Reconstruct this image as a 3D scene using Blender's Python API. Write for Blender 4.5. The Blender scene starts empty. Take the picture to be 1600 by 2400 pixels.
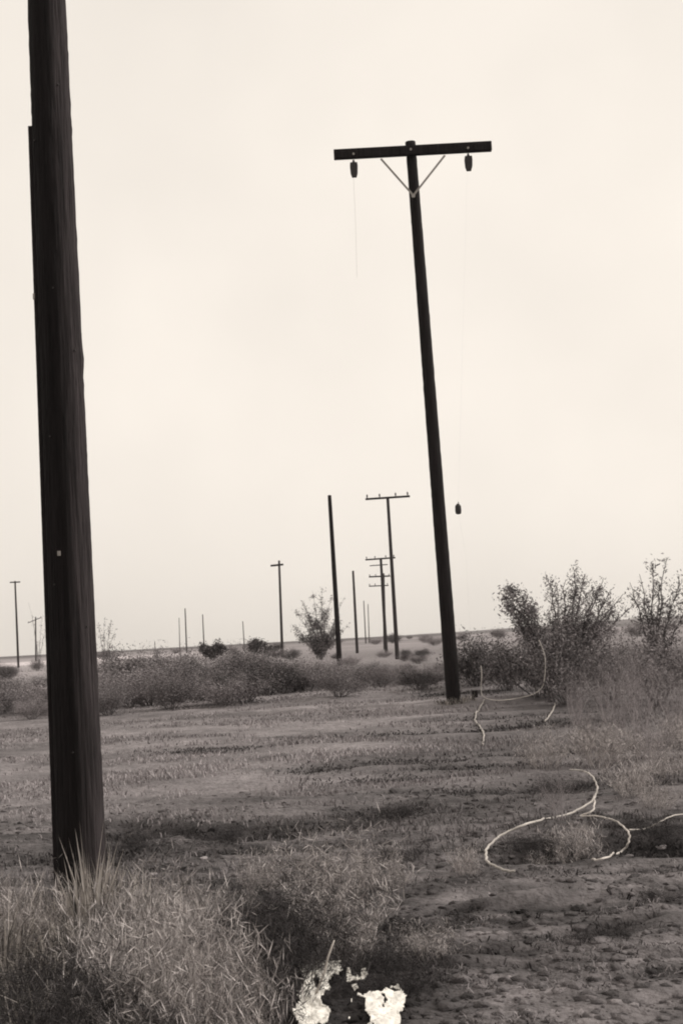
import bpy, math, random
import numpy as np
from mathutils import Vector, Matrix

random.seed(7); rng = np.random.default_rng(11)
S = bpy.context.scene
col = S.collection
R = math.radians

# ------------------------------------------------------------------ camera
W, H, F = 1600.0, 2400.0, 3333.0          # photo pixels, focal length in photo pixels
EYE = 1.55
PITCH = math.atan((1494-1200)/F)
ROLL = R(3.05)
cam_d = bpy.data.cameras.new('camera'); cam = bpy.data.objects.new('camera', cam_d); col.objects.link(cam)
S.camera = cam
cam_d.sensor_fit = 'VERTICAL'; cam_d.sensor_height = 36.0; cam_d.lens = 36.0*F/H
cam_d.clip_start = 0.05; cam_d.clip_end = 12000
fw = Vector((0, math.cos(PITCH), math.sin(PITCH)))
r0 = Vector((1, 0, 0)); u0 = r0.cross(fw)
rt = r0*math.cos(ROLL) - u0*math.sin(ROLL)
up = u0*math.cos(ROLL) + r0*math.sin(ROLL)
M = Matrix(((rt.x, up.x, -fw.x, 0), (rt.y, up.y, -fw.y, 0), (rt.z, up.z, -fw.z, EYE), (0, 0, 0, 1)))
cam.matrix_world = M
cam_d.dof.use_dof = False

# ------------------------------------------------------------------ sky and sun (bright overcast, toned print)
SUN_EL, SUN_AZ = R(36), R(88)             # azimuth measured from +Y towards +X: light from the right
wd = bpy.data.worlds.new('World'); S.world = wd; wd.use_nodes = True
nt = wd.node_tree; nt.nodes.clear()
N = nt.nodes.new; L = nt.links.new
out = N('ShaderNodeOutputWorld'); bg = N('ShaderNodeBackground'); bg.inputs['Strength'].default_value = 0.1
sky = N('ShaderNodeTexSky'); sky.sky_type = 'NISHITA'; sky.sun_disc = False
sky.sun_elevation = SUN_EL; sky.sun_rotation = SUN_AZ; sky.dust_density = 4.0; sky.air_density = 1.0
bw = N('ShaderNodeRGBToBW'); L(sky.outputs[0], bw.inputs[0])
pw = N('ShaderNodeMath'); pw.operation = 'POWER'; pw.inputs[1].default_value = 0.10; L(bw.outputs[0], pw.inputs[0])
tc = N('ShaderNodeTexCoord'); nz = N('ShaderNodeTexNoise'); nz.inputs['Scale'].default_value = 4.5
nz.inputs['Detail'].default_value = 3; L(tc.outputs['Generated'], nz.inputs['Vector'])
mr = N('ShaderNodeMapRange'); mr.inputs[1].default_value = 0.3; mr.inputs[2].default_value = 0.7
mr.inputs[3].default_value = 0.93; mr.inputs[4].default_value = 1.05; L(nz.outputs[0], mr.inputs[0])
mm = N('ShaderNodeMath'); mm.operation = 'MULTIPLY'; L(pw.outputs[0], mm.inputs[0]); L(mr.outputs[0], mm.inputs[1])
SKYK = 8.7
HAZE = 0.00011
vm = N('ShaderNodeVectorMath'); vm.operation = 'SCALE'; vm.inputs[0].default_value = (1.0*SKYK, 0.925*SKYK, 0.835*SKYK)
L(mm.outputs[0], vm.inputs['Scale']); L(vm.outputs[0], bg.inputs[0]); L(bg.outputs[0], out.inputs[0])

sd = bpy.data.lights.new('sun', 'SUN'); so = bpy.data.objects.new('sun', sd); col.objects.link(so)
sd.energy = 2.2; sd.angle = R(8); sd.color = (1, 0.96, 0.9)
sdir = Vector((math.sin(SUN_AZ)*math.cos(SUN_EL), math.cos(SUN_AZ)*math.cos(SUN_EL), math.sin(SUN_EL)))
so.rotation_euler = sdir.to_track_quat('Z', 'Y').to_euler()

S.view_settings.view_transform = 'Standard'; S.view_settings.look = 'None'
S.view_settings.exposure = 0; S.view_settings.gamma = 1
S.render.engine = 'CYCLES'
S.cycles.volume_bounces = 3
S.cycles.pixel_filter_type = 'BLACKMAN_HARRIS'; S.cycles.filter_width = 2.0

# ------------------------------------------------------------------ helpers
def tag(o, label=None, cat=None, group=None, kind=None):
    if label: o['label'] = label
    if cat: o['category'] = cat
    if group: o['group'] = group
    if kind: o['kind'] = kind
    return o

def empty(name, loc, rz=0.0):
    o = bpy.data.objects.new(name, None); col.objects.link(o); o.empty_display_size = 0.2
    o.location = loc; o.rotation_euler = (0, 0, rz); return o

def np_mesh(name, V, Fs, mat, parent=None, tone=None, smooth=False):
    """Fs: (m,k) int array or list of tuples; tone: per-vertex float"""
    me = bpy.data.meshes.new(name)
    if isinstance(Fs, np.ndarray):
        V = np.asarray(V, dtype=np.float32); m, k = Fs.shape
        me.vertices.add(len(V)); me.vertices.foreach_set('co', V.ravel())
        me.loops.add(m*k); me.loops.foreach_set('vertex_index', Fs.astype(np.int32).ravel())
        me.polygons.add(m); me.polygons.foreach_set('loop_start', (np.arange(m)*k).astype(np.int32))
        me.update(calc_edges=True)
    else:
        me.from_pydata([tuple(v) for v in V], [], Fs)
    if tone is not None:
        a = me.attributes.new('tone', 'FLOAT', 'POINT'); a.data.foreach_set('value', np.asarray(tone, dtype=np.float32))
    if smooth: me.polygons.foreach_set('use_smooth', np.ones(len(me.polygons), dtype=bool))
    me.materials.append(mat); me.validate()
    o = bpy.data.objects.new(name, me); col.objects.link(o)
    if parent: o.parent = parent
    return o

class MB:
    def __init__(s): s.V = []; s.F = []; s.T = []
    def add(s, V, Fs, t=1.0):
        b = len(s.V); s.V += [tuple(v) for v in V]; s.F += [tuple(i+b for i in f) for f in Fs]; s.T += [t]*len(V)
    def tube(s, pts, rad, n=8, t=1.0, cap=True):
        pts = [Vector(p) for p in pts]
        if not hasattr(rad, '__len__'): rad = [rad]*len(pts)
        V = []; Fs = []
        d = (pts[1]-pts[0]).normalized()
        a = d.orthogonal().normalized()
        for i, p in enumerate(pts):
            d = (pts[min(i+1, len(pts)-1)]-pts[max(i-1, 0)]).normalized()
            a = (a - d*a.dot(d)).normalized(); b = d.cross(a)
            for k in range(n):
                an = 2*math.pi*k/n
                V.append(p + (a*math.cos(an)+b*math.sin(an))*rad[i])
        for i in range(len(pts)-1):
            for k in range(n):
                Fs.append((i*n+k, i*n+(k+1) % n, (i+1)*n+(k+1) % n, (i+1)*n+k))
        if cap:
            Fs.append(tuple(range(n-1, -1, -1))); Fs.append(tuple((len(pts)-1)*n+k for k in range(n)))
        s.add(V, Fs, t)
    def box(s, c, ax, ay, az, hx, hy, hz, bev=0.0, t=1.0):
        c = Vector(c); V = []
        for sx in (-1, 1):
            for sy in (-1, 1):
                for sz in (-1, 1): V.append(c+ax*hx*sx+ay*hy*sy+az*hz*sz)
        s.add(V, [(0, 1, 3, 2), (4, 6, 7, 5), (0, 4, 5, 1), (2, 3, 7, 6), (0, 2, 6, 4), (1, 5, 7, 3)], t)
    def build(s, name, mat, parent=None, smooth=False, bev=0.0):
        o = np_mesh(name, s.V, s.F, mat, parent, s.T, smooth)
        if bev:
            m = o.modifiers.new('bevel', 'BEVEL'); m.width = bev; m.segments = 2; m.limit_method = 'ANGLE'
        return o

# value noise, vectorised
_P = rng.random((256, 256)).astype(np.float64)
def vnoise(x, y):
    xi = np.floor(x).astype(np.int64); yi = np.floor(y).astype(np.int64)
    fx = x-xi; fy = y-yi; fx = fx*fx*(3-2*fx); fy = fy*fy*(3-2*fy)
    g = lambda i, j: _P[(i*7+j*13*3) % 256, (j+i*5) % 256]
    a = g(xi, yi)*(1-fx)+g(xi+1, yi)*fx; b = g(xi, yi+1)*(1-fx)+g(xi+1, yi+1)*fx
    return (a*(1-fy)+b*fy)*2-1
def fbm(x, y, o=4):
    v = 0; a = 1.0; s = 0
    for i in range(o):
        v = v+a*vnoise(x*2**i+17.3*i, y*2**i+5.1*i); s += a; a *= 0.55
    return v/s
def sstep(a, b, x):
    t = np.clip((x-a)/(b-a), 0, 1); return t*t*(3-2*t)

def ray(px, py):
    return fw + rt*((px-W/2)/F) + up*(-(py-H/2)/F)
def at(px, py, D):
    d = ray(px, py); return Vector((0, 0, EYE)) + d*(D/d.y)

# pits and ruts: (photo px, py, half width m across, half length m in depth, depth m, painted darkness of soil and shade)
def flat(px, py, z=0.0):
    d = ray(px, py); t = (z-EYE)/d.z; return d.x*t, d.y*t
PITS = []
for (px, py, wx, wy, dep, dk) in [
    (1255, 2015, .22, .10, .13, .65), (1320, 2000, .10, .16, .10, .6), (1345, 1820, .30, .30, .12, .6), (1300, 1835, .25, .22, .08, .45),
    (1430, 1935, .28, .28, .08, .5), (1545, 1975, .36, .40, .12, .62), (1505, 1985, .25, .25, .1, .5), (1400, 2190, .20, .09, .08, .55),
    (1330, 2205, .16, .06, .06, .5), (1470, 2170, .12, .05, .06, .5), (1083, 2138, .10, .05, .06, .5), (1228, 2155, .06, .05, .05, .5),
    (1090, 2240, .22, .06, .06, .4), (920, 2270, .16, .13, .1, .6), (700, 2240, .24, .18, .10, .6), (640, 2140, .16, .12, .08, .55),
    (525, 1948, .32, .3, .12, .75), (400, 1944, .2, .2, .1, .4), (330, 1950, .22, .45, .12, .8), (275, 1945, .2, .4, .12, .7), (610, 1960, .25, .15, .08, .5), (700, 1940, .5, .25, .07, .35), (880, 1900, .28, .4, .09, .5),
    (940, 1895, .16, .2, .06, .5), (840, 1905, .2, .3, .08, .5), (1000, 1995, .28, .16, .06, .5), (880, 2075, .16, .12, .08, .6),
    (1010, 1720, 1.6, .5, .06, .3), (1200, 1690, 1.2, .3, .08, .35), (1510, 1835, .35, .3, .08, .4), (1150, 1850, .6, .4, .05, .3),
    (1058, 1655, .7, .6, .02, .5), (190, 2020, .5, .4, .02, .5), (1300, 1700, 1.0, .4, .04, .4), (960, 1780, .8, .5, .05, .4), (750, 1800, .5, .5, .04, .3), (480, 1760, .8, .5, .03, .25), (1130, 1790, .7, .4, .05, .4),
    (1570, 2115, .22, .06, .06, .45), (1250, 1850, .5, .4, .06, .3), (1480, 2250, .5, .06, .03, .2), (1170, 2215, .25, .05, .05, .4),
    (1240, 1760, 1.0, .5, .05, .2), (600, 1990, .5, .14, .05, .35), (730, 2100, .2, .3, .06, .5), (1450, 2048, .3, .05, .04, .35),
    (900, 1820, .7, .5, .05, .2), (1180, 2265, .5, .04, .04, .3), (950, 2180, .22, .1, .06, .4), (580, 2080, .2, .1, .06, .4)]:
    x, y = flat(px, py); PITS.append((x, y, wx*1.2, wy*1.2, dep*1.1, min(dk*1.35, .95)))
MOUNDS = [(1290, 1955, .45, .25, .10), (1090, 2085, .5, .2, .04), (1230, 2120, .5, .15, .05), (1420, 2110, .5, .2, .05), (1050, 1640, 5, 4, .20)]
MOUNDS = [(*flat(a, b), c, d, e) for a, b, c, d, e in MOUNDS]

def zfun(x, y):
    x = np.asarray(x, dtype=float); y = np.asarray(y, dtype=float)
    r = np.hypot(x, y)
    near = 1-sstep(45, 90, r)
    z = near*(0.045*fbm(x/2.6, y/1.9, 3)+0.034*fbm(x/.55+9, y/.4, 3)+.02*np.abs(fbm(x/.22+9, y/.18, 3))*(1-sstep(12, 20, r)))+(1-near)*0.0
    z = z+0.03*np.abs(fbm(x/.5+2, y/.22+8, 3))*(1-sstep(11, 16, r))
    z = z+near*0.012*fbm(x/.13, y/.1+3, 3)*(1-sstep(14, 30, r))
    z = z+0.16*sstep(16, 32, r)*(1-sstep(50, 120, r))
    z = z+0.35*fbm(x/70+3, y/70, 2)*sstep(90, 250, r)
    for (a, b, wx, wy, dep, dk) in PITS:
        q = ((x-a)/wx)**2+((y-b)/wy)**2
        z = z-dep*np.exp(-q*q*0.8-q*.3)
    for (a, b, wx, wy, h) in MOUNDS:
        z = z+h*np.exp(-((x-a)/wx)**2-((y-b)/wy)**2)
    return z
def zf(x, y): return float(zfun(x, y))
def gp(px, py):
    """point of the ground seen at a photo pixel"""
    o = Vector((0, 0, EYE)); d = ray(px, py); d = d/d.y
    t = 2.0
    while t < 600:
        p = o+d*t
        if p.z < zf(p.x, p.y): return p
        t *= 1.004
    return o+d*600

# ------------------------------------------------------------------ materials (grey-sepia, as the print is toned)
def mat(name, c, rough=0.9, spec=0.15, tone=True, nscale=0, namp=0.3, bump=0, bscale=30, stretch=None, two=False):
    m = bpy.data.materials.new(name); m.use_nodes = True; t = m.node_tree; P = t.nodes['Principled BSDF']
    P.inputs['Roughness'].default_value = rough; P.inputs['Specular IOR Level'].default_value = spec
    rgb = t.nodes.new('ShaderNodeRGB'); rgb.outputs[0].default_value = (*c, 1); cur = rgb.outputs[0]
    tc = t.nodes.new('ShaderNodeTexCoord'); vec = tc.outputs['Object']
    if stretch:
        mp = t.nodes.new('ShaderNodeMapping'); mp.inputs['Scale'].default_value = stretch; t.links.new(vec, mp.inputs[0]); vec = mp.outputs[0]
    def mul(a, fac):
        v = t.nodes.new('ShaderNodeVectorMath'); v.operation = 'SCALE'; t.links.new(a, v.inputs[0]); t.links.new(fac, v.inputs['Scale']); return v.outputs[0]
    if tone:
        a = t.nodes.new('ShaderNodeAttribute'); a.attribute_name = 'tone'; cur = mul(cur, a.outputs['Fac'])
    if nscale:
        n = t.nodes.new('ShaderNodeTexNoise'); n.inputs['Scale'].default_value = nscale; n.inputs['Detail'].default_value = 6; n.inputs['Roughness'].default_value = .65
        t.links.new(vec, n.inputs['Vector'])
        g = t.nodes.new('ShaderNodeMapRange'); g.inputs[1].default_value = .3; g.inputs[2].default_value = .7
        g.inputs[3].default_value = 1-namp; g.inputs[4].default_value = 1+namp; t.links.new(n.outputs[0], g.inputs[0]); cur = mul(cur, g.outputs[0])
    t.links.new(cur, P.inputs['Base Color'])
    if bump:
        n = t.nodes.new('ShaderNodeTexNoise'); n.inputs['Scale'].default_value = bscale; n.inputs['Detail'].default_value = 8
        t.links.new(vec, n.inputs['Vector'])
        b = t.nodes.new('ShaderNodeBump'); b.inputs['Distance'].default_value = bump; b.inputs['Strength'].default_value = 1
        t.links.new(n.outputs[0], b.inputs['Height']); t.links.new(b.outputs[0], P.inputs['Normal'])
    return m
G = lambda v: (v*1.04, v*0.95, v*0.975)
m_ground = mat('dry_earth', G(1.0), nscale=9, namp=.32, bump=.05, bscale=22)
m_grass = mat('dry_grass', G(0.29))
m_fore = mat('coarse_grass', (0.34, 0.31, 0.29))
m_leaf = mat('scrub_leaf', G(0.175))
m_bark = mat('scrub_bark', G(0.11), nscale=20)
m_pale = mat('dry_twig', G(0.36))
m_pole = mat('creosoted_wood', (0.0175, 0.0148, 0.0155), rough=.85, spec=.12, nscale=5, namp=.5, bump=.022, bscale=9, stretch=(7, 7, .35))
m_pole2 = mat('weathered_pole', (0.045, 0.04, 0.041), rough=.9, spec=.08, nscale=4, namp=.3, stretch=(6, 6, .4))
m_steel = mat('galvanised_steel', (0.30, 0.28, 0.26), rough=.55, spec=.4, nscale=15, namp=.2)
m_iron = mat('dark_iron', (0.03, 0.026, 0.026), rough=.6, spec=.3)
m_rope = mat('pale_cable', (0.52, 0.48, 0.45), rough=.7, nscale=7, namp=.35)
m_dull = mat('dull_cable', (0.43, 0.40, 0.375), rough=.8, nscale=7, namp=.35)  # duller tone for the farther cable lengths
m_rag = mat('bleached_scrap', (0.86, 0.83, 0.78), rough=.9, nscale=22, namp=.16, bump=.008, bscale=60)
m_stone = mat('stone', G(0.22), nscale=9, namp=.35, bump=.01, bscale=25)

# ------------------------------------------------------------------ ground, one sheet to the horizon
rr = np.concatenate([np.linspace(0.6, 4.2, 30)[:-1], 4.2*np.exp(np.linspace(0, math.log(42/4.2), 560))[:-1], 42*np.exp(np.linspace(0, math.log(2300/42), 110))])
th = np.concatenate([np.linspace(-180, -24, 70)[:-1], np.linspace(-24, 24, 620), np.linspace(24, 180, 70)[1:-1]])
th = np.radians(th); nr, nth = len(rr), len(th)
RR, TT = np.meshgrid(rr, th, indexing='ij')
X = RR*np.sin(TT); Y = RR*np.cos(TT); Z = zfun(X, Y)
def gtone(x, y):
    r = np.hypot(x, y)
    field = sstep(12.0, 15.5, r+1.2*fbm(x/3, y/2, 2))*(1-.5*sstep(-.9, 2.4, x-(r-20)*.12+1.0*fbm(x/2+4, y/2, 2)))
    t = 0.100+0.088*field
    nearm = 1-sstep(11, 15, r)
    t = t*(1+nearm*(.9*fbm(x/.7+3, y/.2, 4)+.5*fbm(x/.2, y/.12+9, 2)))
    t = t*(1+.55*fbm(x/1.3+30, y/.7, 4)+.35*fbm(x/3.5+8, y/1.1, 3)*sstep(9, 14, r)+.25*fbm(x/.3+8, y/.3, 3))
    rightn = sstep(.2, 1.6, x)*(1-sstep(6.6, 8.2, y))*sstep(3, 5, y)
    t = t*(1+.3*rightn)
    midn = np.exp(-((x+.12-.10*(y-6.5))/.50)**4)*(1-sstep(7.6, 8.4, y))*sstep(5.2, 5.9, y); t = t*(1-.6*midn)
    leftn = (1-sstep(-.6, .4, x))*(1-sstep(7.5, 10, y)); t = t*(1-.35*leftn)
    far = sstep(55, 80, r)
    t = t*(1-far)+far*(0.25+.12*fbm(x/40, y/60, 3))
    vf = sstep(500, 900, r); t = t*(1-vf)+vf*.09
    # pale sandy flat far left
    t = t+0.33*np.exp(-(((x+50)/22)**2+((y-235)/60)**2)**2)
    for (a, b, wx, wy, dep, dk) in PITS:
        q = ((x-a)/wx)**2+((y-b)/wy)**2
        t = t*(1-np.clip(dk*1.05*np.exp(-q*.9)*(0.85+.5*vnoise(x*9, y*9)+.4*vnoise(x*3, y*5)), 0, .88))  # hollows painted darker: dark soil and their shade in the colour
    return np.clip(t, .03, .8)
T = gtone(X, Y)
V = np.stack([X, Y, Z], -1).reshape(-1, 3)
i = np.arange(nr-1)[:, None]*nth; j = np.arange(nth)[None, :]; j2 = (j+1) % nth
Fq = np.stack([i+j, i+j2, i+nth+j2, i+nth+j], -1).reshape(-1, 4)[:, ::-1]
# centre fan closed with one small disc ring
cV = np.array([[0, 0, zf(0, 0)]]); 
Vall = np.concatenate([V, cV]); c = len(V)
Fl = np.stack([np.full(nth, c), np.arange(nth), (np.arange(nth)+1) % nth, (np.arange(nth)+1) % nth], -1)
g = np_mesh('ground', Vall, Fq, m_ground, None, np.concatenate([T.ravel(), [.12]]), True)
tag(g, kind='structure')
f = np_mesh('ground_centre', Vall[np.r_[c, 0:nth]], np.array([[0, k+1, (k+1) % nth+1] for k in range(nth)])[:, ::-1], m_ground, None, np.full(nth+1, .12), True)
tag(f, kind='structure'); f.name = 'ground_underfoot'

# far low ridge on the right
nx_, ny_ = 240, 24
xs = np.linspace(-260, 1500, nx_); ys = np.linspace(1300, 2000, ny_)
XX, YY = np.meshgrid(xs, ys, indexing='ij')
prof = sstep(-230, 700, XX)*(.9+.12*fbm(XX/150, YY*0+1, 3))
ZZ = -3+13.5*prof*np.sin(np.clip((YY-1300)/700, 0, 1)*math.pi)**.7+1.0*fbm(XX/90, YY/90, 3)
Vh = np.stack([XX, YY, ZZ], -1).reshape(-1, 3)
ii = np.arange(nx_-1)[:, None]*ny_+np.arange(ny_-1)[None, :]
Fh = np.stack([ii, ii+ny_, ii+ny_+1, ii+1], -1).reshape(-1, 4)
h = np_mesh('hills', Vh, Fh, mat('ridge_scrub', G(0.13), nscale=.02, namp=.3), None, np.ones(len(Vh)), True); tag(h, kind='structure')

# ------------------------------------------------------------------ blades
def blades(P, hgt, wid, lean, seg2=True, dirs=None, tone=None):
    """P (n,3) roots. returns V,F,T as tri arrays"""
    n = len(P); a = rng.random(n)*2*math.pi if dirs is None else dirs
    d = np.stack([np.cos(a), np.sin(a), np.zeros(n)], -1)
    b = rng.random(n)*2*math.pi; s = np.stack([np.cos(b), np.sin(b), np.zeros(n)], -1)
    hh = hgt[:, None]; w = wid[:, None]; l = lean[:, None]
    up_ = np.array([[0, 0, 1.]])
    p0 = P-s*w*.5; p1 = P+s*w*.5
    mid = P+up_*hh*.6+d*l*hh*.3
    p2 = mid-s*w*.38; p3 = mid+s*w*.38
    p4 = P+up_*hh*(1-.25*l)+d*l*hh
    V = np.stack([p0, p1, p2, p3, p4], 1).reshape(-1, 3)
    k = np.arange(n)[:, None]*5
    Fs = np.concatenate([k+np.array([[0, 1, 3]]), k+np.array([[0, 3, 2]]), k+np.array([[2, 3, 4]])], 0)
    t = np.repeat(tone if tone is not None else rng.uniform(.6, 1.3, n), 5)
    return V, Fs, t

# short grass of the field, denser where the picture looks at it
def scatter(n, d0, d1, p=1.0, half=.36):
    u = rng.random(n); D = d0*(d1/d0)**(u**p); x = rng.uniform(-half, half, n)*(D+1); return x, D
x, y = scatter(150000, 9.5, 42)
dens = fbm(x/1.6+50, y/1.0, 3)
dark = np.zeros(len(x))
for (a, b, wx, wy, dep, dk) in PITS:
    dark = np.maximum(dark, np.exp(-((x-a)/wx)**2-((y-b)/wy)**2))
keep = (dens+.35*fbm(x/5+2, y/3, 2) > -.06+.40*rng.random(len(x))-.1*sstep(12, 15, y)) & (dark < .35)
keep &= rng.random(len(x)) < (.35+.65*sstep(11.5, 14.5, y))
x, y = x[keep], y[keep]
P = np.stack([x, y, zfun(x, y)-.01], -1)
hg = rng.uniform(.03, .085, len(x))*(1+.3*vnoise(x*.8, y*.8))
rgt = sstep(-.5, 2.6, x-(y-20)*.12)
tn = rng.uniform(.5, 1.25, len(x))*(1+.55*fbm(x/2.2, y/1.0, 4))*(1-.42*rgt)*(.75+.25*sstep(11, 15, y))
Vb, Fb, Tb = blades(P, hg, .006+.00045*y, rng.uniform(.2, 1.1, len(x)), tone=tn)
tag(np_mesh('short_grass', Vb, Fb, m_grass, None, Tb), 'short dry grass covering the open field beyond the dark pole', 'grass', kind='stuff')

# litter and sparse sprigs over the near earth
x, y = scatter(60000, 4.6, 12, half=.33)
dark = np.zeros(len(x))
for (a, b, wx, wy, dep, dk) in PITS:
    dark = np.maximum(dark, np.exp(-((x-a)/wx)**2-((y-b)/wy)**2))
nn = fbm(x/.35+7, y/.22, 3)
keep = (nn+.5*fbm(x/1.1, y/.6+4, 2) > .12+.3*rng.random(len(x))) & (dark < .45); x, y, nn = x[keep], y[keep], nn[keep]
P = np.stack([x, y, zfun(x, y)-.005], -1)
Vb, Fb, Tb = blades(P, rng.uniform(.012, .045, len(x)), np.full(len(x), .006), rng.uniform(.6, 2.2, len(x)), tone=np.where(rng.random(len(x)) < .6, rng.uniform(.5, 1.1, len(x)), rng.uniform(.12, .3, len(x)))*(.75+.4*nn))
tag(np_mesh('ground_litter', Vb, Fb, m_grass, None, Tb), 'dead grass litter and sprigs strewn over the near bare earth', 'litter', kind='stuff')

# clods
def clods(n, d0, d1, s0, s1, half=.33):
    x_, y_ = scatter(n, d0, d1, half=half); kk = fbm(x_/.5+70, y_/.3, 3) > -.15; x_, y_ = x_[kk], y_[kk]; n = len(x_)
    ph = (1+5**.5)/2
    I = np.array([(-1, ph, 0), (1, ph, 0), (-1, -ph, 0), (1, -ph, 0), (0, -1, ph), (0, 1, ph), (0, -1, -ph), (0, 1, -ph), (ph, 0, -1), (ph, 0, 1), (-ph, 0, -1), (-ph, 0, 1)])/1.9
    FI = np.array([(0, 11, 5), (0, 5, 1), (0, 1, 7), (0, 7, 10), (0, 10, 11), (1, 5, 9), (5, 11, 4), (11, 10, 2), (10, 7, 6), (7, 1, 8), (3, 9, 4), (3, 4, 2), (3, 2, 6), (3, 6, 8), (3, 8, 9), (4, 9, 5), (2, 4, 11), (6, 2, 10), (8, 6, 7), (9, 8, 1)])
    sz = s0*(s1/s0)**(rng.random(n)**2.2)
    V_ = I[None]*(1+.35*rng.normal(size=(n, 12, 1)))*sz[:, None, None]*np.array([1.2, 1.0, .65])*rng.uniform(.7, 1.3, (n, 1, 3))
    V_ = V_+np.stack([x_, y_, zfun(x_, y_)], -1)[:, None, :]
    t_ = gtone(x_, y_)*rng.uniform(.55, 1.35, n)
    return V_.reshape(-1, 3), (np.arange(n)[:, None, None]*12+FI[None]).reshape(-1, 3), np.repeat(t_, 12)
Vb, Fb, Tb = clods(16000, 4.8, 15, .006, .034)
tag(np_mesh('clods', Vb, Fb, m_ground, None, Tb), 'loose earth clods and crumbs over the near rough ground', 'clods', kind='stuff')
# dark blades added to stand for the shade in the hollows
Ps = []
for (a, b, wx, wy, dep, dk) in PITS:
    n = int(520*math.sqrt(wx*wy)*6*dk) if b < 14 else int(500*wx)
    Ps.append(np.stack([rng.normal(a, wx*.5, n), rng.normal(b, wy*.42, n)], -1))
Ps = np.concatenate(Ps); z = zfun(Ps[:, 0], Ps[:, 1])
P = np.concatenate([Ps, z[:, None]-.01], 1)
Vb, Fb, Tb = blades(P, rng.uniform(.02, .07, len(P)), .004+.0008*P[:, 1], rng.uniform(.3, 2.0, len(P)), tone=rng.uniform(.1, .32, len(P)))
tag(np_mesh('hollow_shade_blades', Vb, Fb, m_grass, None, Tb), 'blackish blades added as shade in the hollows of the rough ground', 'weeds', kind='stuff')

# ------------------------------------------------------------------ foreground tufts (each a thing)
def tuft(n, hmin, hmax, rad, spread, light, wid, seed, seedheads=0):
    g_ = np.random.default_rng(seed)
    a = g_.random(n)*2*math.pi; q = np.sqrt(g_.random(n))*rad
    P = np.stack([q*np.cos(a), q*np.sin(a), np.full(n, -.03)], -1)
    hg = g_.uniform(hmin, hmax, n)*(1-.35*q/rad)
    lean = g_.uniform(.05, spread, n)*(.4+q/rad)
    tn = np.where(g_.random(n) < light, g_.uniform(.8, 1.5, n), g_.uniform(.10, .5, n))
    return blades(P, hg, g_.uniform(.6, 1.3, n)*wid, lean, dirs=a+g_.normal(0, .5, n), tone=tn)
def make_tuft(name, label, group, px, D, h, rad, n=260, spread=.8, light=.35, wid=.007, seed=0, src=None, rz=0, sc=1):
    # px at depth D, standing on the ground
    p = at(px, 2000, D); x_ = p.x; z_ = zf(x_, D)
    x_ += (0)  # the roll moves the foot a little sideways with depth; solved below
    for _ in range(4):
        # shift x so that the foot projects to px
        v = Vector((x_, D, z_))-Vector((0, 0, EYE)); pxx = W/2+F*v.dot(rt)/v.dot(fw); x_ += (px-pxx)*D/F
        z_ = zf(x_, D)
    if src is None:
        V, Fs, t = tuft(n, h*.45, h, rad, spread, light, wid, seed)
        o = np_mesh(name, V, Fs, m_fore, None, t)
    else:
        o = src.copy(); col.objects.link(o); o.scale = (sc, sc, sc)
    o.location = (x_, D, z_); o.rotation_euler = (0, 0, rz); tag(o, label, 'grass tuft', group)
    return o
GL = 'coarse grass tufts around the foot of the near pole'
def foot_tuft(*a, **k): return make_tuft('grass_tuft', *a, **k)
t1 = foot_tuft('tall pale spiky grass tuft right against the near pole foot', None, 218, 7.4, .82, .10, n=150, spread=.22, light=.85, wid=.011, seed=3)
t2 = foot_tuft('pale grass tuft just right of the near pole foot', None, 268, 7.6, .66, .12, n=150, spread=.35, light=.6, wid=.010, seed=4)
foot_tuft('low tan grass tuft at the left edge beside the near pole', None, 12, 7.0, .52, .16, n=200, spread=.7, light=.6, wid=.009, seed=5)
foot_tuft('small pale grass tuft crossing in front of the near pole foot', None, 168, 7.0, .44, .12, n=170, spread=.5, light=.6, wid=.009, seed=6)
protos = []
for k in range(5):
    protos.append((260+20*k, .5+.04*k, .24+.02*k, .75+.1*k, .28+.06*k))
srcs = []
spots = []
g_ = np.random.default_rng(21)
ORD = ['first', 'second', 'third', 'fourth', 'fifth', 'sixth', 'seventh', 'eighth', 'ninth', 'tenth', 'eleventh', 'twelfth', 'thirteenth', 'fourteenth', 'fifteenth', 'sixteenth', 'seventeenth', 'eighteenth', 'nineteenth']
ORD += ['twentieth']+['twenty '+o_ for o_ in ORD[:9]]+['thirtieth']+['thirty '+o_ for o_ in ORD[:9]]+['fortieth']+['forty '+o_ for o_ in ORD[:9]]
for row, D in enumerate([7.9, 7.4, 6.9, 6.4, 6.0, 5.6, 5.2, 4.85]):
    n = [4, 6, 7, 7, 7, 7, 7, 6][row]; xmax = [410, 420, 440, 480, 520, 535, 540, 550][row]
    for k in range(n):
        spots.append((-30+(xmax+20)*(k+.5+g_.uniform(-.3, .3))/n, D+g_.uniform(-.15, .15), 'coarse grass tuft in the lower left tangle, '+ORD[k]+' from left in row '+['one', 'two', 'three', 'four', 'five', 'six', 'seven', 'eight'][row]))
for k, (px, D, lab) in enumerate(spots):
    i_ = k % 5; pr = protos[i_]
    if k < 5:
        o = foot_tuft(lab, GL, px, D, pr[1]*.85, pr[2], n=150, spread=1.2, light=.42, wid=.0095, seed=40+k); srcs.append(o)
    else:
        foot_tuft(lab, GL, px, D, 0, 0, src=srcs[i_], rz=g_.uniform(0, 6.28), sc=g_.uniform(.55, .85)*(0.8 if px > 380 else 1.0))

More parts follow.
